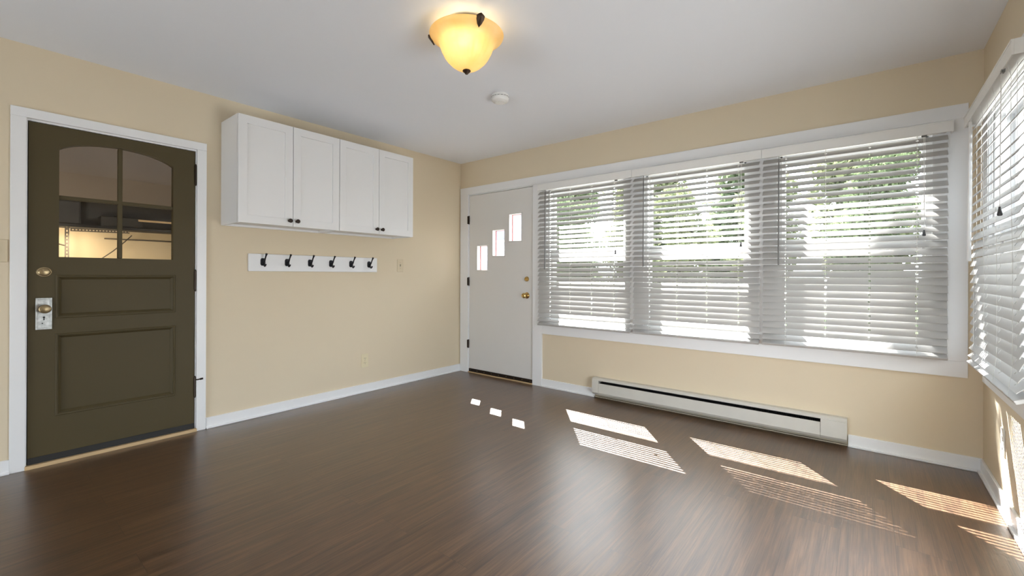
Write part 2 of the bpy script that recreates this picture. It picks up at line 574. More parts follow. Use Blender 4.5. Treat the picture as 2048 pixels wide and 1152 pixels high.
# casings
struct(obj('trim_1', BX((0, 0.018, -3.482, DA[0] + 0.004, 0.0, 1.985), (0, 0.018, DA[1] - 0.004, -2.550, 0.0, 1.985),
                        (0, 0.019, -3.482, -2.550, 1.985, 2.038)), 'trim', bevel=0.002))
struct(obj('trim_2', BX((0.014, 0.137, -0.018, 0, 0.0, 2.022), (1.051, 1.165, -0.018, 0, 0.0, 2.022),
                        (0.014, 4.135, -0.019, 0, 2.022, 2.105)), 'trim', bevel=0.002))
struct(obj('trim_3', BX((1.165, 4.135, -0.018, 0, 0.525, 0.618), (4.047, 4.135, -0.018, 0, 0.618, 2.022),
                        (1.165, GL[0][0] + 0.006, -0.016, 0, 0.618, 2.022), (GL[0][1] - 0.006, GL[1][0] + 0.006, -0.016, 0, 0.618, 2.022),
                        (GL[1][1] - 0.006, GL[2][0] + 0.006, -0.016, 0, 0.618, 2.022), (GL[2][1] - 0.006, 4.047, -0.016, 0, 0.618, 2.022),
                        (1.165, 4.047, -0.0165, 0, 1.952, 2.022), (1.165, 4.047, -0.0165, 0, 0.618, ZW0 + 0.006)), 'trim', bevel=0.002))
struct(obj('trim_4', plate('x', W - 0.018, W, -1.335, -0.103, 0.530, 2.100, [(CW[0] + 0.006, CW[1] - 0.006, CW[2] + 0.006, CW[3] - 0.006)]), 'trim', bevel=0.002))


# ------------------------------------------------------------------ double-hung windows
def window(name, x0, x1, base, rotz, label):
    """x0..x1 opening; local frame: x along the wall, +y outdoors, built at the opening then rotated about base"""
    t = thing(name, base, None, None)
    struct(t, label)
    ORG[t.name] = Vector((0, 0, 0))
    t.rotation_euler = (0, 0, rotz)
    w = x1 - x0
    f = 0.022
    z0, z1 = ZW0, ZW1
    obj('jamb_frame', BX((0, f, 0, 0.14, z0, z1), (w - f, w, 0, 0.14, z0, z1), (f, w - f, 0, 0.14, z1 - f, z1),
                         (f, w - f, 0, 0.15, z0, z0 + 0.025),
                         (f, f + 0.012, 0.0, 0.026, z0, z1), (w - f - 0.012, w - f, 0.0, 0.026, z0, z1)), 'trim', t)
    # lower sash (inner)
    a, b = f, w - f
    s = 0.024
    lo = obj('lower_sash', BX((a, a + s, 0.030, 0.066, z0 + 0.025, 1.345), (b - s, b, 0.030, 0.066, z0 + 0.025, 1.345),
                              (a + s, b - s, 0.030, 0.066, z0 + 0.025, 0.738), (a + s, b - s, 0.030, 0.066, 1.262, 1.345)), 'trim', t, bevel=0.003)
    obj('pane', BX((a + s, b - s, 0.046, 0.049, 0.738, 1.262)), 'glass', lo)
    hi = obj('upper_sash', BX((a, a + s, 0.070, 0.104, 1.275, z1 - f), (b - s, b, 0.070, 0.104, 1.275, z1 - f),
                              (a + s, b - s, 0.070, 0.104, 1.275, 1.335), (a + s, b - s, 0.070, 0.104, z1 - f - 0.03, z1 - f)), 'trim', t, bevel=0.003)
    obj('pane', BX((a + s, b - s, 0.086, 0.089, 1.335, z1 - f - 0.03)), 'glass', hi)
    bm = bmesh.new()
    box(bm, w / 2 - 0.03, w / 2 + 0.03, 0.034, 0.058, 1.345, 1.351)
    tube(bm, [(w / 2 - 0.03, 0.044, 1.357), (w / 2 + 0.022, 0.038, 1.357)], 0.006)
    obj('sash_lock', bm, 'brass', lo)
    return t


for i, (a, b) in enumerate(GL):
    window('window_%d' % (i + 1), a, b, (a, 0, 0), 0,
           ['double-hung window next to the white entry door', 'middle double-hung window of the three', 'double-hung window nearest the room corner'][i])
window('window_4', 0, CW[1] - CW[0], (W, CW[1], 0), -PI / 2, 'double-hung window in the right-hand wall')

# ------------------------------------------------------------------ blinds
def slat_mesh(L, ladders, w=0.05, sag=0.0022, th=0.0026):
    ny = 8
    ys = [-w / 2 + w * k / ny for k in range(ny + 1)]
    xs = [0.0]
    hole = set()
    for lx in ladders:
        hole.add(len(xs)); xs += [lx - 0.0055, lx + 0.0055]
    xs.append(L)
    bm = bmesh.new()
    top, bot = {}, {}
    for i, x in enumerate(xs):
        for j, y in enumerate(ys):
            z = sag * (1 - (2 * y / w) ** 2)
            top[i, j] = bm.verts.new((x, y, z + th / 2)); bot[i, j] = bm.verts.new((x, y, z - th / 2))
    cells = {(i, j): not (i in hole and j in (3, 4)) for i in range(len(xs) - 1) for j in range(ny)}
    for (i, j), s in cells.items():
        if not s:
            continue
        bm.faces.new([top[i, j], top[i + 1, j], top[i + 1, j + 1], top[i, j + 1]])
        bm.faces.new([bot[i, j], bot[i, j + 1], bot[i + 1, j + 1], bot[i + 1, j]])
        for di, dj, p, q in ((-1, 0, (i, j), (i, j + 1)), (1, 0, (i + 1, j), (i + 1, j + 1)), (0, -1, (i, j), (i + 1, j)), (0, 1, (i, j + 1), (i + 1, j + 1))):
            if not cells.get((i + di, j + dj), False):
                bm.faces.new([top[p], top[q], bot[q], bot[p]])
    bmesh.ops.recalc_face_normals(bm, faces=bm.faces)
    me = bpy.data.meshes.new('slat')
    bm.to_mesh(me); bm.free()
    for p in me.polygons:
        p.use_smooth = True
    try:
        me.set_sharp_from_angle(angle=R(35))
    except Exception:
        pass
    me.materials.append(M['slat'])
    return me


def lerp_tab(tab, z):
    if z >= tab[0][0]:
        return tab[0][1]
    for (za, ta), (zb, tb) in zip(tab, tab[1:]):
        if z >= zb:
            k = (z - zb) / (za - zb)
            return tb + (ta - tb) * k
    return tab[-1][1]


def blind(origin, rotz, L, tilt, label, wand_x, wand_bottom, cord_x, cord_bottom, val0, val1, wand_r=0.0052,
          ladders=(0.14, 0.365, 0.59, 0.81), zbot=0.640, seed=1, vz=(1.938, 2.0), vy=-0.042, ret=0.078):
    rnd = random.Random(seed)
    t = thing('window_blind', origin, label, 'blind', 'white slatted window blinds')
    t.rotation_euler = (0, 0, rotz)
    ORG[t.name] = Vector((0, 0, 0))
    oz = origin[2]
    Z = lambda z: z - oz
    # valance with returns
    bm = BX((val0, val1, vy, vy + 0.007, Z(vz[0]), Z(vz[1])))
    box(bm, val0, val1, vy - 0.002, vy, Z(vz[1]) - 0.008, Z(vz[1]))
    if ret:
        if val0 > -0.05 and ret != 'right':
            box(bm, val0, val0 + 0.006, vy + 0.007, 0.030, Z(vz[0]), Z(vz[1]))
        if ret != 'left':
            box(bm, val1 - 0.006, val1, vy + 0.007, 0.030, Z(vz[0]), Z(vz[1]))
    obj('valance', bm, 'plastic', t, bevel=0.0015)
    obj('headrail', BX((0.004, L - 0.004, -0.026, 0.026, Z(vz[0] + 0.008), Z(vz[1] - 0.004))), 'plastic', t, bevel=0.002)
    me = slat_mesh(L, ladders)
    pitch = 0.0447
    zt = vz[0] - 0.022
    n = int(round((zt - (zbot + 0.042)) / pitch)) + 1
    pitch = (zt - (zbot + 0.040)) / (n - 1)
    zs = []
    for k in range(n):
        z = zt - k * pitch
        o = bpy.data.objects.new('slat', me)
        COL.objects.link(o)
        o.parent = t
        th = lerp_tab(tilt, z) + rnd.uniform(-0.8, 0.8)
        o.location = (rnd.uniform(-0.0015, 0.0015), 0, Z(z))
        o.rotation_euler = (R(th), 0, rnd.uniform(-0.0008, 0.0008))
        zs.append((z, th))
    th = lerp_tab(tilt, zbot)
    bm = BX((0, L, -0.025, 0.025, -0.008, 0.008))
    bmesh.ops.rotate(bm, verts=bm.verts, cent=(0, 0, 0), matrix=Matrix.Rotation(R(th), 3, 'X'))
    bmesh.ops.translate(bm, verts=bm.verts, vec=(0, 0, Z(zbot)))
    obj('bottom_rail', bm, 'slat', t, bevel=0.003)
    for lx in ladders:
        bm = bmesh.new()
        for s in (-1, 1):
            pts = [(lx, s * 0.026, Z(vz[0] + 0.01))]
            for z, a in zs:
                pts.append((lx, s * 0.0262 * math.cos(R(a)), Z(z + s * 0.0262 * math.sin(R(a)) )))
            pts.append((lx, s * 0.0262 * math.cos(R(th)), Z(zbot + s * 0.0262 * math.sin(R(th)))))
            tube(bm, pts, 0.0008, 5)
        tube(bm, [(lx, 0, Z(vz[0] + 0.01)), (lx, 0, Z(zbot))], 0.0008, 5)
        obj('ladder_cord', bm, 'cord', t)
    # tilt wand
    bm = bmesh.new()
    wy = -0.034
    tube(bm, [(wand_x, wy + 0.008, Z(vz[0] + 0.02)), (wand_x, wy, Z(vz[0] - 0.01)), (wand_x, wy - 0.002, Z(vz[0] - 0.03))], 0.0022, 6)
    tube(bm, [(wand_x, wy - 0.002, Z(vz[0] - 0.022)), (wand_x, wy - 0.006, Z(wand_bottom + 0.03)), (wand_x, wy - 0.006, Z(wand_bottom))],
         [wand_r * 0.8, wand_r, wand_r * 1.12], 6)
    obj('tilt_wand', bm, 'wand' if wand_r < 0.007 else 'plastic', t)
    # lift cords and tassel
    bm = bmesh.new()
    tube(bm, [(cord_x - 0.003, wy + 0.006, Z(vz[0] + 0.015)), (cord_x - 0.002, wy, Z(vz[0] - 0.02)), (cord_x, wy - 0.003, Z(cord_bottom + 0.02))], 0.0011, 5)
    tube(bm, [(cord_x + 0.006, wy + 0.006, Z(vz[0] + 0.015)), (cord_x + 0.004, wy, Z(vz[0] - 0.02)), (cord_x, wy - 0.003, Z(cord_bottom + 0.02))], 0.0011, 5)
    c = obj('lift_cord', bm, 'cord', t)
    bm = bmesh.new()
    lathe(bm, [(0, 0.036), (0.0035, 0.036), (0.0045, 0.028), (0.0075, 0.012), (0.0085, 0.004), (0.006, 0.0), (0, 0.0)], (cord_x, wy - 0.003, Z(cord_bottom - 0.012)), 'z', 12)
    obj('tassel', bm, 'tassel', c, smooth=True, label='grey plastic cord tassel')
    bm = bmesh.new()
    box(bm, cord_x - 0.012, cord_x + 0.012, wy - 0.001, wy + 0.010, Z(vz[0] - 0.010), Z(vz[0] + 0.004))
    obj('cord_lock', bm, 'wand', t, bevel=0.002)
    return t


T12 = [(1.95, 43), (1.30, 42), (1.16, 46), (1.03, 52), (0.985, 55), (0.95, 62), (0.76, 62), (0.73, 48), (0.69, 40), (0.64, 27)]
T2 = [(1.95, 40), (1.80, 36), (1.66, 33), (1.34, 32), (1.28, 36), (1.16, 44), (1.03, 52), (0.985, 55), (0.95, 62), (0.76, 62), (0.73, 48), (0.69, 40), (0.64, 27)]
T3 = [(1.95, 43), (1.36, 42), (1.26, 46), (1.17, 52), (1.12, 56), (1.05, 62), (0.74, 62), (0.70, 48), (0.67, 38), (0.64, 27)]
TC = [(1.95, 52), (1.50, 52), (1.40, 57), (1.30, 60), (1.20, 65), (0.78, 65), (0.73, 50), (0.69, 38), (0.64, 22)]
BY = -0.050
blind((1.150, BY, 0.62), 0, 0.962, T12, 'white slatted blind beside the white entry door', 0.098, 1.165, 0.838, 1.305, 0.012, 0.9825, seed=3, zbot=0.632, ret='left')
blind((2.138, BY, 0.62), 0, 0.946, T2, 'white slatted blind in the middle of the row of three', 0.100, 1.183, 0.833, 1.332, -0.003, 0.9635, seed=4, zbot=0.634, ret=None)
blind((3.105, BY, 0.62), 0, 0.942, T3, 'white slatted blind at the corner end of the front row, dappled with leaf shade', 0.102, 1.184, 0.839, 1.358, -0.001, 0.962, seed=5, zbot=0.640, ret='right')
blind((4.130, -0.203, 0.62), -PI / 2, 1.012, TC, 'white slatted blind with open slats on the right-hand wall', 0.20, 1.187, 0.86, 1.36, -0.010, 1.022, wand_r=0.008,
      ladders=(0.10, 0.37, 0.64, 0.91), seed=6, zbot=0.655, vz=(1.920, 1.978), vy=-0.034, ret='both')


# ------------------------------------------------------------------ white entry door (front wall)
PANES = [(0.271, 0.423, 1.164, 1.435), (0.502, 0.667, 1.318, 1.596), (0.734, 0.895, 1.468, 1.751)]
d2 = struct(thing('door_2', (0.594, 0, 0), None, None), 'white flush entry door with three small staggered panes')
struct(obj('trim_5', BX((DB[0], 0.145, 0.0, 0.14, 0, DB[3]), (1.044, DB[1], 0.0, 0.14, 0, DB[3]), (0.145, 1.044, 0.0, 0.14, 2.014, DB[3]),
                        (0.145, 0.157, 0.046, 0.07, 0.03, 2.014), (1.032, 1.044, 0.046, 0.07, 0.03, 2.014), (0.157, 1.032, 0.046, 0.07, 2.002, 2.014)), 'trim'))
obj('slab', plate('y', 0.0, 0.044, 0.1475, 1.0415, 0.046, 2.010, PANES), 'white_door', d2, bevel=0.0015)
for p in PANES:
    a, b, c, e = p
    bm = plate('y', -0.006, -0.0002, a - 0.014, b + 0.014, c - 0.014, e + 0.014, [(a + 0.001, b - 0.001, c + 0.001, e - 0.001)])
    fr = obj('pane_frame', bm, 'white_door', d2, bevel=0.002)
    obj('outer_stop', plate('y', 0.0442, 0.057, a - 0.020, b + 0.020, c - 0.020, e + 0.020, [(a + 0.004, b - 0.004, c + 0.004, e - 0.004)]), 'red', fr, label='red painted outer frame')
    obj('pane', BX((a, b, 0.030, 0.033, c, e)), 'glass', fr)
bm = bmesh.new()
lathe(bm, [(0, 0), (0.026, 0), (0.026, 0.004), (0.021, 0.010), (0.020, 0.016), (0.012, 0.018), (0, 0.018)], (0.968, 0, 1.069), '-y', 24)
box(bm, 0.966, 0.970, -0.021, -0.0175, 1.063, 1.075)
obj('deadbolt', bm, 'brass', d2, smooth=True)
bm = bmesh.new()
lathe(bm, [(0, 0), (0.032, 0), (0.032, 0.004), (0.026, 0.010), (0.013, 0.014), (0.011, 0.030), (0.016, 0.034), (0.026, 0.042), (0.028, 0.052), (0.024, 0.062), (0.013, 0.066), (0.008, 0.064), (0, 0.064)], (0.969, 0, 0.900), '-y', 28)
obj('door_knob', bm, 'brass', d2, smooth=True)
for z in (1.735, 1.035, 0.325):
    bm = BX((0.130, 0.1452, -0.0205, -0.0182, z - 0.045, z + 0.045))
    tube(bm, [(0.1455, -0.009, z - 0.046), (0.1455, -0.009, z + 0.046)], 0.0065, 10)
    for q in (-0.05, 0.05):
        tube(bm, [(0.1455, -0.009, z + q * 0.92), (0.1455, -0.009, z + q)], 0.004, 8)
    obj('hinge', bm, 'bronze', d2)
bm = BX((0.148, 1.041, -0.006, 0.044, 0.012, 0.044))
obj('door_sweep', bm, 'bronze', d2, label='dark bronze bottom strip with screws')
for k in range(9):
    bm = bmesh.new()
    lathe(bm, [(0.004, 0), (0.003, 0.002), (0, 0.002)], (0.17 + k * 0.106, -0.006, 0.028), '-y', 10)
    obj('screw', bm, 'old_brass', d2)
struct(obj('trim_6', BX((0.137, 1.051, -0.010, 0.14, 0.0, 0.010)), 'pine'))

# ------------------------------------------------------------------ olive door (left wall)
d1 = struct(thing('door_1', (0, -3.015, 0), None, None), 'olive green panelled door with arched four-pane window')
struct(obj('trim_7', BX((-0.12, 0, DA[0], -3.4165, 0, DA[3]), (-0.12, 0.0, -2.6125, DA[1], 0, DA[3]), (-0.12, 0, -3.4165, -2.6125, 1.974, DA[3]),
                        (-0.065, -0.047, -3.4165, -3.404, 0.02, 1.974), (-0.065, -0.047, -2.625, -2.6125, 0.02, 1.974), (-0.065, -0.047, -3.404, -2.625, 1.962, 1.974)), 'trim'))
X0, X1 = -0.044, 0.0
ya, yb = -3.413, -2.617
gy0, gy1 = -3.290, -2.741
bm = BX((X0, X1, ya, gy0, 0.035, 1.970), (X0, X1, gy1, yb, 0.035, 1.970),
        (X0, X1, gy0, gy1, 0.035, 0.289), (X0, X1, gy0, gy1, 0.742, 0.859), (X0, X1, gy0, gy1, 1.086, 1.205))
arc = []
yc = (gy0 + gy1) / 2
for k in range(25):
    y = gy0 + (gy1 - gy0) * k / 24
    q = (y - yc) / ((gy1 - gy0) / 2)
    arc.append((y, 1.838 + 0.066 * (math.sqrt(max(0, 1 - (q * 0.9) ** 2)) - math.sqrt(1 - 0.81)) / (1 - math.sqrt(1 - 0.81))))
prism(bm, [(gy0, 1.970)] + arc + [(gy1, 1.970)], 'x', X0, X1)
obj('door_leaf', bm, 'olive', d1)
# muntins
obj('muntin', BX((-0.036, -0.006, -3.0265, -3.0045, 1.205, 1.900)), 'olive', d1, bevel=0.004)
obj('muntin', BX((-0.0352, -0.0066, gy0, gy1, 1.546, 1.568)), 'olive', d1, bevel=0.004)


def arch_z(y):
    q = (y - yc) / ((gy1 - gy0) / 2)
    return 1.838 + 0.066 * (math.sqrt(max(0, 1 - (q * 0.9) ** 2)) - math.sqrt(1 - 0.81)) / (1 - math.sqrt(1 - 0.81))


for (p, q) in ((gy0, -3.0155), (-3.0155, gy1)):
    obj('glass_pane', BX((-0.023, -0.020, p, q, 1.205, 1.557)), 'old_glass', d1)
    poly = [(p, 1.557)] + [(p + (q - p) * k / 12, arch_z(p + (q - p) * k / 12) + 0.002) for k in range(13)] + [(q, 1.557)]
    bm = bmesh.new(); prism(bm, poly, 'x', -0.023, -0.020)
    obj('glass_pane', bm, 'old_glass', d1)


def panel(z0, z1):
    bm = bmesh.new()
    y0, y1 = gy0, gy1
    rings = [(0.0, 0.0015), (0.004, 0.005), (0.010, 0.004), (0.013, -0.002), (0.024, -0.012), (0.027, -0.016)]
    vs = []
    for d, x in rings:
        d -= 0.014
        vs.append([bm.verts.new((x, y0 + d, z0 + d)), bm.verts.new((x, y1 - d, z0 + d)), bm.verts.new((x, y1 - d, z1 - d)), bm.verts.new((x, y0 + d, z1 - d))])
    for a, b in zip(vs, vs[1:]):
        for k in range(4):
            bm.faces.new([a[k], a[(k + 1) % 4], b[(k + 1) % 4], b[k]])
    bm.faces.new(vs[-1])
    vb = [bm.verts.new((X0 + 0.004, v.co.y, v.co.z)) for v in vs[-1]]
    bm.faces.new(vb)
    for k in range(4):
        bm.faces.new([vs[-1][k], vs[-1][(k + 1) % 4], vb[(k + 1) % 4], vb[k]])
    obj('door_panel', bm, 'olive', d1)


panel(0.289, 0.742)
panel(0.859, 1.086)
bm = bmesh.new()
lathe(bm, [(0, 0), (0.033, 0), (0.033, 0.004), (0.029, 0.008), (0.027, 0.008), (0.024, 0.012), (0.018, 0.015), (0, 0.016)], (X1, -3.350, 1.116), 'x', 28, 0.88)
box(bm, X1 + 0.0165, X1 + 0.0185, -3.3525, -3.3475, 1.110, 1.122)
obj('deadbolt', bm, 'old_brass', d1, smooth=True)
pl = obj('escutcheon_plate', plate('x', X1, X1 + 0.004, -3.384, -3.317, 0.785, 0.967, []), 'worn_steel', d1, bevel=0.002, label='worn silvery lock plate with keyhole')
obj('plate_rim', plate('x', X1 + 0.004, X1 + 0.007, -3.384, -3.317, 0.785, 0.967, [(-3.375, -3.326, 0.794, 0.958)]), 'worn_steel', pl, bevel=0.0015)
bm = bmesh.new()
lathe(bm, [(0.005, 0), (0.005, 0.0008), (0, 0.0008)], (X1 + 0.004, -3.350, 0.855), 'x', 14)
box(bm, X1 + 0.004, X1 + 0.0048, -3.3523, -3.3477, 0.838, 0.855)
lathe(bm, [(0.003, 0), (0.003, 0.0008), (0, 0.0008)], (X1 + 0.004, -3.356, 0.820), 'x', 10)
obj('keyhole', bm, 'dark', pl)
bm = bmesh.new()
lathe(bm, [(0, 0.004), (0.017, 0.004), (0.016, 0.010), (0.009, 0.013), (0.009, 0.032), (0.016, 0.036), (0.025, 0.043), (0.0275, 0.051), (0.025, 0.058), (0.021, 0.060), (0.019, 0.058), (0.011, 0.061), (0, 0.062)], (X1, -3.350, 0.905), 'x', 32, 0.92)
obj('door_knob', bm, 'old_brass', d1, smooth=True)
for z in (1.806, 1.063, 0.312):
    bm = BX((-0.001, 0.0022, -2.6155, -2.6095, z - 0.07, z + 0.07))
    tube(bm, [(0.006, -2.6135, z - 0.068), (0.006, -2.6135, z + 0.068)], 0.0072, 10)
    for s in (-1, 1):
        tube(bm, [(0.006, -2.6135, z + s * 0.068), (0.006, -2.6135, z + s * 0.076)], [0.006, 0.003], 8)
    h = obj('hinge', bm, 'bronze', d1)
    if z < 0.5:
        bm = bmesh.new()
        tube(bm, [(0.008, -2.6135, z + 0.05), (0.024, -2.602, z + 0.052), (0.034, -2.583, z + 0.056)], 0.004, 8)
        tube(bm, [(0.030, -2.590, z + 0.054), (0.038, -2.574, z + 0.058)], 0.0065, 8)
        obj('door_stop', bm, 'bronze', h)
obj('door_sweep', BX((-0.040, 0.004, ya, yb, 0.022, 0.058)), 'rubber', d1)
struct(obj('trim_8', BX((-0.12, 0.022, -3.424, -2.605, 0.0, 0.020)), 'pine'))

# ------------------------------------------------------------------ wall cabinets
def cabinet(y0, y1, label):
    z0, z1 = 1.465, 2.221
    t = thing('wall_cabinet', (0.0, (y0 + y1) / 2, z0), label, 'cabinet', 'white wall cabinets')
    k = 0.018
    D = 0.303
    obj('body', BX((0.001, D, y0 + 0.0006, y0 + k, z0, z1), (0.001, D, y1 - k, y1 - 0.0006, z0, z1), (0.001, D, y0 + k, y1 - k, z1 - k, z1),
                   (0.001, D, y0 + k, y1 - k, z0 + 0.016, z0 + 0.016 + k), (0.001, 0.008, y0 + k, y1 - k, z0 + 0.03, z1 - k), (0.001, 0.018, y0 + k, y1 - k, z0, z0 + 0.016),
                   (D - 0.018, D, (y0 + y1) / 2 - 0.02, (y0 + y1) / 2 + 0.02, z0 + 0.03, z1 - k)), 'cabinet', t, bevel=0.001)
    ym = (y0 + y1) / 2
    for s, (a, b) in enumerate(((y0 + 0.0015, ym - 0.0018), (ym + 0.0018, y1 - 0.0015))):
        st = 0.057
        q0, q1 = z0 + 0.002, z1 - 0.002
        d = obj('door', plate('x', D + 0.002, D + 0.021, a, b, q0, q1, [(a + st, b - st, q0 + st, q1 - st)]), 'cabinet', t, bevel=0.0012)
        obj('door_panel', BX((D + 0.004, D + 0.0125, a + st, b - st, q0 + st, q1 - st)), 'cabinet', d)
        ky = b - 0.026 if s == 0 else a + 0.026
        bm = bmesh.new()
        lathe(bm, [(0, 0), (0.010, 0), (0.009, 0.003), (0.006, 0.006), (0.006, 0.012), (0.011, 0.016), (0.0155, 0.021), (0.0155, 0.025), (0.012, 0.029), (0, 0.0305)], (D + 0.021, ky, z0 + 0.043), 'x', 20)
        obj('knob', bm, 'bronze', d, smooth=True, label='dark bronze knob')
    return t


cabinet(-2.456, -1.704, 'white two-door wall cabinet on the end near the olive green door')
cabinet(-1.703, -0.950, 'white two-door wall cabinet on the end near the room corner')

# ------------------------------------------------------------------ coat rack
t = thing('coat_rack', (0, -1.706, 1.198), 'long white board with six black coat hooks below the wall cabinets', 'coat rack')
obj('board', BX((0.001, 0.020, -2.275, -1.137, 1.131, 1.267)), 'trim', t, bevel=0.004)
for y in (-2.172, -1.987, -1.797, -1.609, -1.415, -1.228):
    bm = bmesh.new()
    z = 1.203
    B = 0.020
    oct_ = [(y - 0.011, z - 0.028), (y + 0.011, z - 0.028), (y + 0.018, z - 0.018), (y + 0.018, z + 0.018), (y + 0.011, z + 0.030), (y - 0.011, z + 0.030), (y - 0.018, z + 0.018), (y - 0.018, z - 0.018)]
    prism(bm, oct_, 'x', B, B + 0.005)
    prism(bm, [(y + (p - y) * 0.72, z + (q - z) * 0.78) for p, q in oct_], 'x', B + 0.005, B + 0.009)
    hk = obj('hook_plate', bm, 'black_metal', t, bevel=0.001)
    bm = bmesh.new()
    tube(bm, [(B + 0.006, y, z + 0.004), (B + 0.022, y, z - 0.002), (B + 0.036, y, z + 0.012), (B + 0.048, y, z + 0.034), (B + 0.060, y, z + 0.052), (B + 0.066, y, z + 0.060), (B + 0.068, y, z + 0.063)],
         [0.007, 0.0065, 0.0055, 0.005, 0.0062, 0.0085, 0.0085], 10)
    tube(bm, [(B + 0.006, y, z - 0.010), (B + 0.018, y, z - 0.012), (B + 0.024, y, z - 0.026), (B + 0.034, y, z - 0.034), (B + 0.045, y, z - 0.030), (B + 0.050, y, z - 0.020), (B + 0.051, y, z - 0.016)],
         [0.007, 0.0065, 0.0055, 0.005, 0.0055, 0.0075, 0.0075], 10)
    obj('prongs', bm, 'black_metal', hk, smooth=True)

# ------------------------------------------------------------------ switches and outlets
def switch_plate(y0, y1, z0, z1, label):
    t = thing('light_switch', (0, (y0 + y1) / 2, (z0 + z1) / 2), label, 'light switch')
    ym, zm = (y0 + y1) / 2, (z0 + z1) / 2
    obj('cover_plate', BX((0.0003, 0.006, y0, y1, z0, z1)), 'beige', t, bevel=0.003)
    obj('toggle_slot', BX((0.006, 0.0066, ym - 0.006, ym + 0.006, zm - 0.013, zm + 0.013)), 'heater_back', t)
    bm = bmesh.new()
    prism(bm, [(0.0062, zm - 0.006), (0.018, zm + 0.004), (0.018, zm + 0.011), (0.0062, zm + 0.008)], 'y', ym - 0.004, ym + 0.004)
    obj('toggle', bm, 'beige', t)
    for s in (-1, 1):
        bm = bmesh.new()
        lathe(bm, [(0.003, 0), (0.0025, 0.001), (0, 0.001)], (0.006, ym, zm + s * 0.030), 'x', 10)
        obj('screw', bm, 'old_brass', t)
    return t


switch_plate(-0.893, -0.820, 1.139, 1.264, 'beige light switch right of the coat hooks')
switch_plate(-3.562, -3.489, 1.169, 1.294, 'beige light switch cut off by the left edge beside the olive door')


def outlet(loc, rotz, m, label):
    t = thing('wall_outlet', loc, label, 'outlet')
    t.rotation_euler = (0, 0, rotz)
    ORG[t.name] = Vector((0, 0, 0))
    obj('cover_plate', BX((0.0003, 0.006, -0.036, 0.036, -0.064, 0.064)), m, t, bevel=0.003)
    for s in (-1, 1):
        bm = bmesh.new()
        prism(bm, [(0.0165 * math.cos(a), s * 0.021 + max(-0.0125, min(0.0125, 0.0165 * math.sin(a)))) for a in [2 * PI * k / 20 for k in range(20)]], 'x', 0.006, 0.0085)
        f = obj('socket', bm, m, t)
        bm = BX((0.0085, 0.009, -0.0075, -0.0052, s * 0.021 - 0.001, s * 0.021 + 0.008), (0.0085, 0.009, 0.0052, 0.0075, s * 0.021 - 0.001, s * 0.021 + 0.007))
        lathe(bm, [(0.0026, 0), (0.0026, 0.0005), (0, 0.0005)], (0.0085, 0, s * 0.021 - 0.007), 'x', 10)
        obj('slots', bm, 'dark', f)
    bm = bmesh.new()
    lathe(bm, [(0.003, 0), (0.0025, 0.001), (0, 0.001)], (0.006, 0, 0), 'x', 10)
    obj('screw', bm, 'old_brass', t)
    return t


outlet((0, -1.258, 0.297), 0, 'ivory', 'ivory wall outlet low on the left wall below the coat hooks')
outlet((W, -0.496, 0.315), PI, 'plastic', 'white wall outlet under the right-hand window')

# ------------------------------------------------------------------ baseboard heater
t = thing('baseboard_heater', (2.67, -0.035, 0), 'long off-white electric baseboard heater under the row of windows', 'heater')
hx0, hx1 = 1.755, 3.586
obj('back_plate', BX((hx0 + 0.002, hx1 - 0.002, -0.010, -0.0005, 0.012, 0.172), (hx0 + 0.002, hx1 - 0.002, -0.040, -0.010, 0.012, 0.016)), 'heater_back', t)
bm = bmesh.new()
prism(bm, [(-0.0005, 0.172), (-0.0005, 0.186), (-0.050, 0.186), (-0.066, 0.176), (-0.066, 0.166), (-0.062, 0.166), (-0.062, 0.173), (-0.049, 0.180), (-0.010, 0.180), (-0.010, 0.172)], 'x', hx0, hx1)
obj('top_cover', bm, 'heater', t)
bm = bmesh.new()
prism(bm, [(-0.064, 0.143), (-0.068, 0.143), (-0.070, 0.058), (-0.058, 0.040), (-0.055, 0.042), (-0.066, 0.060)], 'x', hx0 + 0.066, hx1 - 0.142)
obj('front_panel', bm, 'heater', t)
for a, b in ((hx0, hx0 + 0.064), (hx1 - 0.140, hx1)):
    bm = bmesh.new()
    prism(bm, [(-0.011, 0.042), (-0.058, 0.040), (-0.071, 0.058), (-0.069, 0.165), (-0.011, 0.171)], 'x', a, b)
    obj('end_cap', bm, 'heater', t, bevel=0.0015)
bm = bmesh.new()
tube(bm, [(hx0 + 0.066, -0.038, 0.105), (hx1 - 0.142, -0.038, 0.105)], 0.008, 10)
x = hx0 + 0.075
while x < hx1 - 0.15:
    box(bm, x, x + 0.0008, -0.060, -0.014, 0.070, 0.150)
    x += 0.010
obj('heating_fins', bm, 'fins', t)
obj('inner_shade', BX((hx0 + 0.066, hx1 - 0.142, -0.013, -0.0105, 0.060, 0.171)), 'fins', t)

# ------------------------------------------------------------------ ceiling light
LX, LY = 2.074, -2.004
t = thing('ceiling_light', (LX, LY, H), 'lit amber glass bowl light with dark bronze clips on the ceiling', 'ceiling light')
bm = bmesh.new()
lathe(bm, [(0, -0.0005), (0.104, -0.0005), (0.108, -0.005), (0.108, -0.016), (0.102, -0.022), (0.050, -0.024), (0, -0.024)], (LX, LY, H), 'z', 48)
obj('canopy', bm, 'lamp_metal', t, smooth=True)
bm = bmesh.new()
zr = 2.346
prof = [(0.188, zr + 0.003), (0.191, zr), (0.188, zr - 0.008), (0.176, zr - 0.018), (0.162, zr - 0.027), (0.150, zr - 0.037), (0.142, zr - 0.049), (0.136, zr - 0.065), (0.128, zr - 0.086), (0.116, zr - 0.109), (0.099, zr - 0.132), (0.078, zr - 0.153), (0.054, zr - 0.169), (0.030, zr - 0.179), (0.004, zr - 0.183)]
rib = lambda a, s: 1 + 0.010 * math.cos(28 * a) * min(1, max(0, (s - 0.3) * 2))
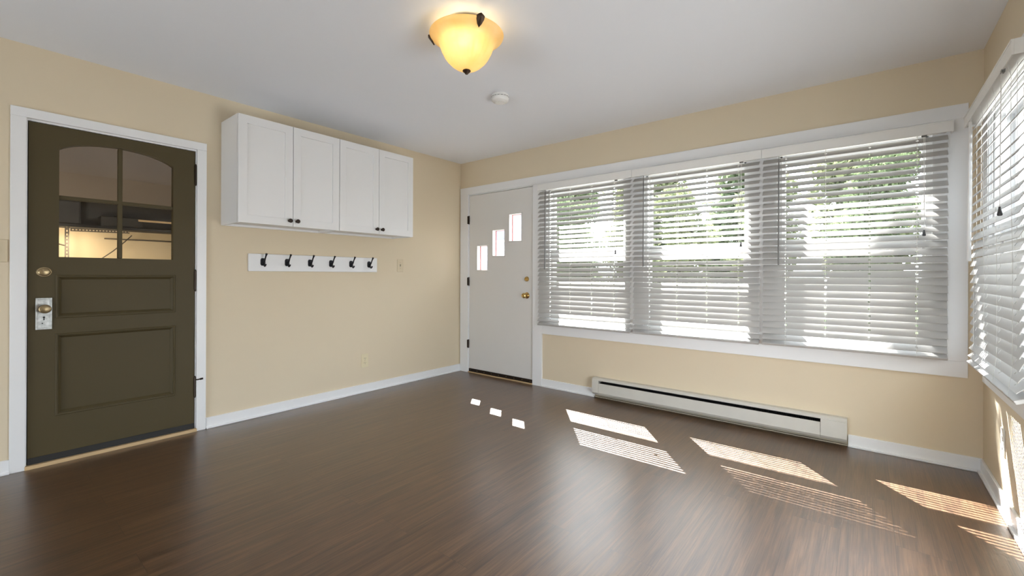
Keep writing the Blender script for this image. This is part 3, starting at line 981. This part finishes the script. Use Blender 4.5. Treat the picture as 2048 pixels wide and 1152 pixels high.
lathe(bm, prof, (LX, LY, 0), 'z', 168, 1.0, rib)
bo = obj('glass_bowl', bm, 'bowl', t, smooth=True)
so = bo.modifiers.new('wall', 'SOLIDIFY'); so.thickness = 0.004; so.offset = -1
bm = bmesh.new()
zf = zr - 0.183
lathe(bm, [(0, zf + 0.010), (0.014, zf + 0.008), (0.020, zf + 0.003), (0.0215, zf - 0.001), (0.017, zf - 0.006), (0.010, zf - 0.012), (0.007, zf - 0.017), (0, zf - 0.018)], (LX, LY, 0), 'z', 24)
obj('finial', bm, 'lamp_metal', t, smooth=True)
tow = Vector((3.69 - LX, -3.64 - LY, 0)).normalized()
rgt = Vector((-tow.y, tow.x, 0))
for a in (70, 190, 310):
    dv = rgt * math.cos(R(a)) + tow * math.sin(R(a))
    pv = Vector((-dv.y, dv.x, 0))
    bm = bmesh.new()
    c0 = Vector((LX, LY, 0))
    pts = [c0 + dv * r + Vector((0, 0, z)) for r, z in ((0.100, 2.384), (0.150, 2.374), (0.185, 2.362), (0.197, 2.350))]
    tube(bm, pts, 0.0035, 8)
    n0 = [(0.0, 0.014), (0.012, 0.010), (0.020, 0.002), (0.019, -0.010), (0.011, -0.026), (0.0, -0.040), (-0.011, -0.026), (-0.019, -0.010), (-0.020, 0.002), (-0.012, 0.010)]
    fr_, bk = [], []
    for u, w_ in n0:
        r = 0.195 + (w_ * 0.75 if w_ < -0.005 else 0) + (0.005 if abs(u) < 0.001 else 0)
        fr_.append(bm.verts.new(c0 + dv * (r + 0.004) + pv * u + Vector((0, 0, 2.343 + w_))))
        bk.append(bm.verts.new(c0 + dv * (r - 0.002) + pv * u + Vector((0, 0, 2.343 + w_))))
    cf = bm.verts.new(c0 + dv * 0.203 + Vector((0, 0, 2.343)))
    cb = bm.verts.new(c0 + dv * 0.194 + Vector((0, 0, 2.343)))
    for k in range(len(n0)):
        k2 = (k + 1) % len(n0)
        bm.faces.new([cf, fr_[k], fr_[k2]]); bm.faces.new([cb, bk[k2], bk[k]])
        bm.faces.new([fr_[k], bk[k], bk[k2], fr_[k2]])
    obj('leaf_clip', bm, 'lamp_metal', t)
bm = bmesh.new()
bpos = Vector((LX, LY, 2.305)) + tow * 0.045 - rgt * 0.012
lathe(bm, [(0, 0.034), (0.014, 0.031), (0.027, 0.019), (0.033, 0), (0.027, -0.021), (0.014, -0.033), (0, -0.036)], bpos, 'z', 20)
bu = obj('bulb', bm, 'bulb', t, smooth=True, label='glowing warm bulb')
bm = bmesh.new()
tube(bm, [bpos + Vector((0, 0, 0.032)), bpos + Vector((0, 0, 0.072))], 0.013, 14)
obj('socket', bm, 'plastic', t)

# ------------------------------------------------------------------ smoke detector
t = thing('smoke_detector', (1.637, -1.222, H), 'round white smoke detector on the ceiling beyond the light', 'smoke detector')
bm = bmesh.new()
lathe(bm, [(0, -0.0005), (0.058, -0.0005), (0.060, -0.004), (0.060, -0.018), (0.056, -0.019), (0, -0.019)], (1.637, -1.222, H), 'z', 40)
obj('base', bm, 'plastic', t, smooth=True)
bm = bmesh.new()
lathe(bm, [(0, -0.020), (0.052, -0.020), (0.061, -0.021), (0.063, -0.026), (0.061, -0.042), (0.054, -0.050), (0.036, -0.054), (0.034, -0.056), (0.0, -0.057)], (1.637, -1.222, H), 'z', 40)
c = obj('cover', bm, 'plastic', t, smooth=True)
bm = bmesh.new()
for k in range(16):
    a = 2 * PI * k / 16
    p = Vector((1.637 + 0.0605 * math.cos(a), -1.222 + 0.0605 * math.sin(a), H - 0.0195))
    tube(bm, [p, p + Vector((-math.sin(a), math.cos(a), 0)) * 0.014], 0.0012, 6)
obj('vents', bm, 'dark', c)
bm = bmesh.new()
lathe(bm, [(0, -0.0565), (0.010, -0.0565), (0.009, -0.060), (0, -0.060)], (1.655, -1.245, H), 'z', 16)
obj('test_button', bm, 'plastic', c)

# ------------------------------------------------------------------ room beyond the olive door
GX = -3.2
struct(obj('floor_garage', BX((GX, -0.0, -6.2, 0.14, -0.10, -0.061)), 'concrete'))
struct(obj('ceiling_garage', BX((GX, -0.12, -6.2, 0.14, 2.62, 2.70)), 'brown_board'))
struct(obj('wall_garage_far', BX((GX - 0.1, GX, -6.2, 0.14, -0.06, 2.7)), 'cream_board'))
struct(obj('wall_garage_side', BX((GX, -0.12, 0.04, 0.14, -0.06, 2.7)), 'cream_board'))
struct(obj('wall_garage_near', BX((GX, -0.12, -6.3, -6.2, -0.06, 2.7)), 'cream_board'))
GXX = GX + 0.001
tag(obj('bulkhead_board', BX((GXX, GXX + 0.30, -6.19, 0.03, 1.925, 2.61)), 'brown_board'), 'brown fibreboard bulkhead high on the wall beyond the olive door', 'board')
tag(obj('shadow_shelf', BX((GXX, GXX + 0.26, -6.19, 0.03, 1.612, 1.640)), 'charcoal'), 'dark shelf above the cream boards beyond the olive door', 'shelf')
tag(obj('backing_panel', BX((GXX, GXX + 0.02, -6.19, 0.03, 1.642, 1.923)), 'charcoal'), 'dark panel between shelf and bulkhead beyond the olive door', 'panel')
bm = BX((GXX + 0.021, GXX + 0.23, -3.40, -2.84, 1.6405, 1.90))
tag(obj('storage_case', bm, 'charcoal', bevel=0.02), 'black storage case on the shelf seen through the lower left pane', 'case')
bm = BX((GXX + 0.021, GXX + 0.21, -2.68, -2.30, 1.6405, 1.76), (GXX + 0.06, GXX + 0.16, -2.55, -2.45, 1.76, 1.78))
tag(obj('tool_case', bm, 'rubber', bevel=0.02), 'low black case on the shelf seen behind the pane divider', 'case')
tag(obj('wooden_lath', BX((GX + 0.24, GX + 0.26, -2.36, -1.7, 1.7205, 1.742), (GX + 0.20, GX + 0.26, -1.9, -1.8, 1.6405, 1.7205)), 'pine'), 'pale wooden lath on the dark shelf seen through the lower right pane', 'lath')
t = thing('shelving_frame', (GX + 0.3, -2.8, -0.06), 'slotted steel shelving post and rail seen through the lower door panes', 'shelving')


def slotted(bm, p, q, n, w=0.034):
    p, q = Vector(p), Vector(q)
    d = (q - p)
    ln = d.length
    d.normalize()
    s = Vector((0, 0, 1)) if abs(d.z) < 0.5 else Vector((0, 1, 0))
    nx = Vector((1, 0, 0))

    def bar(a, b, u0, u1):
        vs = [p + d * i + s * j + nx * k for k in (0, 0.003) for i, j in ((a, u0), (b, u0), (b, u1), (a, u1))]
        v = [bm.verts.new(c) for c in vs]
        for f in ((0, 1, 2, 3), (7, 6, 5, 4), (0, 4, 5, 1), (1, 5, 6, 2), (2, 6, 7, 3), (3, 7, 4, 0)):
            bm.faces.new([v[i] for i in f])
    bar(0, ln, -w / 2, -w / 6); bar(0, ln, w / 6, w / 2)
    for i in range(n):
        a = ln * i / n
        bar(a, a + ln / n * 0.45, -w / 6, w / 6)


bm = bmesh.new(); slotted(bm, (GX + 0.36, -2.964, -0.06), (GX + 0.36, -2.964, 1.605), 44)
obj('post', bm, 'steel', t)
bm = bmesh.new(); slotted(bm, (GX + 0.37, -2.94, 1.572), (GX + 0.37, -2.46, 1.582), 18)
obj('rail', bm, 'steel', t)
bm = bmesh.new(); tube(bm, [(GX + 0.35, -3.10, 1.44), (GX + 0.35, -2.97, 1.40)], 0.008, 6)
tube(bm, [(GX + 0.37, -2.72, 1.25), (GX + 0.37, -2.60, 1.36), (GX + 0.37, -2.50, 1.47), (GX + 0.37, -2.44, 1.545)], 0.006, 6)
obj('brace', bm, 'steel', t)
obj('ledge_strip', BX((GX + 0.001, GX + 0.03, -2.62, -0.5, 1.510, 1.520)), 'steel', t)
tl = thing('tube_light', (-1.9, -1.7, 2.62), 'tube light lighting the room beyond the olive door', 'light')
obj('housing', BX((-1.96, -1.84, -2.4, -1.2, 2.57, 2.619)), 'plastic', tl)
bm = bmesh.new(); tube(bm, [(-1.9, -2.38, 2.553), (-1.9, -1.22, 2.553)], 0.016, 12)
obj('tube', bm, 'tube', tl)
area_light('garage_shelf_fill', (GX + 0.255, -2.9, 1.595), (-0.55, 0.0, -1.0), 0.03, 1.3, 9, (1.0, 0.83, 0.60))  # hidden area light added under the shelf to brighten the cream boards

area_light('garage_work_lamp', (-1.3, -3.5, 1.0), (-1.0, 0.32, 0.10), 0.25, 0.25, 21, (1.0, 0.85, 0.66))

# ------------------------------------------------------------------ outdoors
struct(obj('ground', BX((-40, 40, 0.14, 60, -0.5, -0.40), (W + 0.14, 40, -12, 0.14, -0.5, -0.40)), 'concrete'))
struct(obj('ground_lawn', BX((-4.9, 14, 6.4, 30, -0.40, -0.392)), 'lawn'))
struct(obj('roof_eave', BX((-1.0, W + 0.6, 0.14, 0.545, 2.50, 2.60), (W + 0.14, W + 0.6, -7, 0.14, 2.50, 2.60), (-1.0, W + 0.14, 0.0, 0.14, 2.5, 2.6)), 'trim'))

t = thing('neighbour_house', (-9.0, 8.7, -0.4), 'white sided house seen through the small panes of the entry door', 'house')
obj('walls', plate('y', 8.0, 8.2, -13.0, -5.15, -0.4, 3.4, [(-6.45, -5.75, 2.32, 2.95)]), 'siding', t)
obj('side_wall', BX((-5.35, -5.15, 8.2, 9.4, -0.4, 3.4)), 'siding', t)
bm = bmesh.new(); prism(bm, [(7.6, 3.35), (8.6, 4.3), (9.6, 3.35)], 'x', -13.3, -5.1)
obj('roof', bm, 'roof', t)
fr = obj('window_frame', plate('y', 7.96, 8.04, -6.53, -5.67, 2.24, 3.03, [(-6.45, -5.75, 2.32, 2.95)]), 'trim', t)
obj('window_pane', BX((-6.45, -5.75, 8.05, 8.06, 2.32, 2.95)), 'dark_glass', fr)


def leaves(bm, rnd, c, rad, n, size):
    c = Vector(c)
    for _ in range(n):
        while True:
            q = Vector((rnd.uniform(-1, 1), rnd.uniform(-1, 1), rnd.uniform(-1, 1)))
            if 0.25 < q.length < 1:
                break
        p = c + Vector((q.x * rad[0], q.y * rad[1], q.z * rad[2]))
        s = size * rnd.uniform(0.6, 1.3)
        d = Vector((rnd.gauss(0, 1), rnd.gauss(0, 1), rnd.gauss(-0.3, 0.6))).normalized()
        u = d.cross(Vector((rnd.gauss(0, 1), rnd.gauss(0, 1), rnd.gauss(0, 1)))).normalized()
        w = d.cross(u) * (0.12 * s)
        v = [bm.verts.new(p), bm.verts.new(p + d * s * 0.5 + u * s * 0.28 + w), bm.verts.new(p + d * s), bm.verts.new(p + d * s * 0.5 - u * s * 0.28 + w)]
        bm.faces.new([v[0], v[1], v[2]]); bm.faces.new([v[0], v[2], v[3]])


def tree(name, loc, clumps, n, size, m, label, trunk_top, tr=0.11, branches=(), seed=1, cat='tree', group='greenery outside the windows'):
    rnd = random.Random(seed)
    t = thing(name, loc, label, cat, group)
    bm = bmesh.new()
    for (x, y, z, rx, ry, rz, k) in clumps:
        leaves(bm, rnd, (x, y, z), (rx, ry, rz), int(n * k), size)
    obj('foliage', bm, m, t)
    bm = bmesh.new()
    b = Vector(loc)
    tp = Vector(trunk_top)
    tube(bm, [b, b.lerp(tp, 0.4) + Vector((0.05, 0.04, 0)), tp], [tr, tr * 0.8, tr * 0.45], 10)
    for q in branches:
        q = Vector(q)
        st = b.lerp(tp, 0.75)
        tube(bm, [st, st.lerp(q, 0.5) + Vector((0, 0, 0.15)), q], [tr * 0.4, tr * 0.28, tr * 0.1], 8)
    obj('trunk', bm, 'bark', t)
    return t


# background greenery seen through the slats
def bush(x, y, h, w, seed, m, label, n=5000, size=0.17, d=0.9):
    rnd = random.Random(seed)
    cl = []
    k = 14
    for i in range(k):
        z = -0.35 + h * (0.10 + 0.88 * (i + rnd.random()) / k)
        rw = w * (0.62 if i < k * 0.7 else 0.45)
        cl.append((x + rnd.uniform(-1, 1) * (w - rw), y + rnd.uniform(-0.25, 0.25), z, rw, d, h * 0.11, 1 / k))
    tree('tree', (x, y, -0.4), cl, n, size, m, label, (x + 0.1, y, h * 0.7), seed=seed)


bush(-6.6, 13.3, 4.6, 1.3, 11, 'leaf', 'leafy green tree outside at the left edge of the left blind', 17000, 0.115)
bush(-3.8, 13.1, 4.6, 1.3, 18, 'leaf2', 'pale leafy tree outside at the right edge of the left blind', 17000, 0.115)
bush(-1.2, 11.6, 4.2, 1.15, 12, 'leaf2', 'pale leafy tree outside at the left of the middle blind', 17000, 0.115)
bush(1.3, 11.2, 4.4, 1.1, 13, 'leaf2', 'bright yellow-green tree outside between the middle and corner-end blinds', 17000, 0.115)
bush(3.7, 10.8, 4.5, 1.1, 14, 'leaf', 'dense green tree outside behind the middle of the corner-end blind', 17000, 0.115)
bush(6.1, 11.4, 6.6, 1.1, 15, 'leaf', 'green tree outside at the right edge of the corner-end blind', 17000, 0.115)
bush(8.6, 11.0, 7.4, 1.2, 16, 'leaf', 'green tree outside seen through the right-hand blind', 17000, 0.115)

for k, (x, y, m, w) in enumerate(((-9.0, 17.2, 'leaf', 2.0), (-4.6, 17.6, 'leaf2', 2.1), (-0.4, 17.2, 'leaf', 1.9), (3.6, 17.0, 'leaf2', 1.9), (7.7, 17.4, 'leaf', 2.0), (12.0, 17.4, 'leaf', 2.0))):
    bush(x, y, 6.6, w, 40 + k, m, 'back row tree beyond the lawn, ' + ('leftmost of the row', 'second of the row from the left', 'third of the row from the left', 'third of the row from the right', 'second of the row from the right', 'rightmost of the row')[k], 7000, 0.30, 1.1)

# tall tree whose high boughs dapple the corner window
cl = [(-0.84, 5.95, 10.35, 0.19, 0.10, 0.28, 0.50), (-0.82, 5.95, 9.85, 0.24, 0.10, 0.18, 0.26), (-0.55, 5.95, 10.2, 0.2, 0.10, 0.4, 0.24)]
tree('tree', (-1.72, 9.0, -0.4), cl, 150, 0.15, 'leaf', 'tall tree outside whose high boughs shade the corner window', (-1.5, 8.4, 9.4), 0.12,
     [(-0.8, 6.0, 10.5), (-0.7, 6.0, 9.95), (-0.5, 6.0, 10.2)], seed=21)
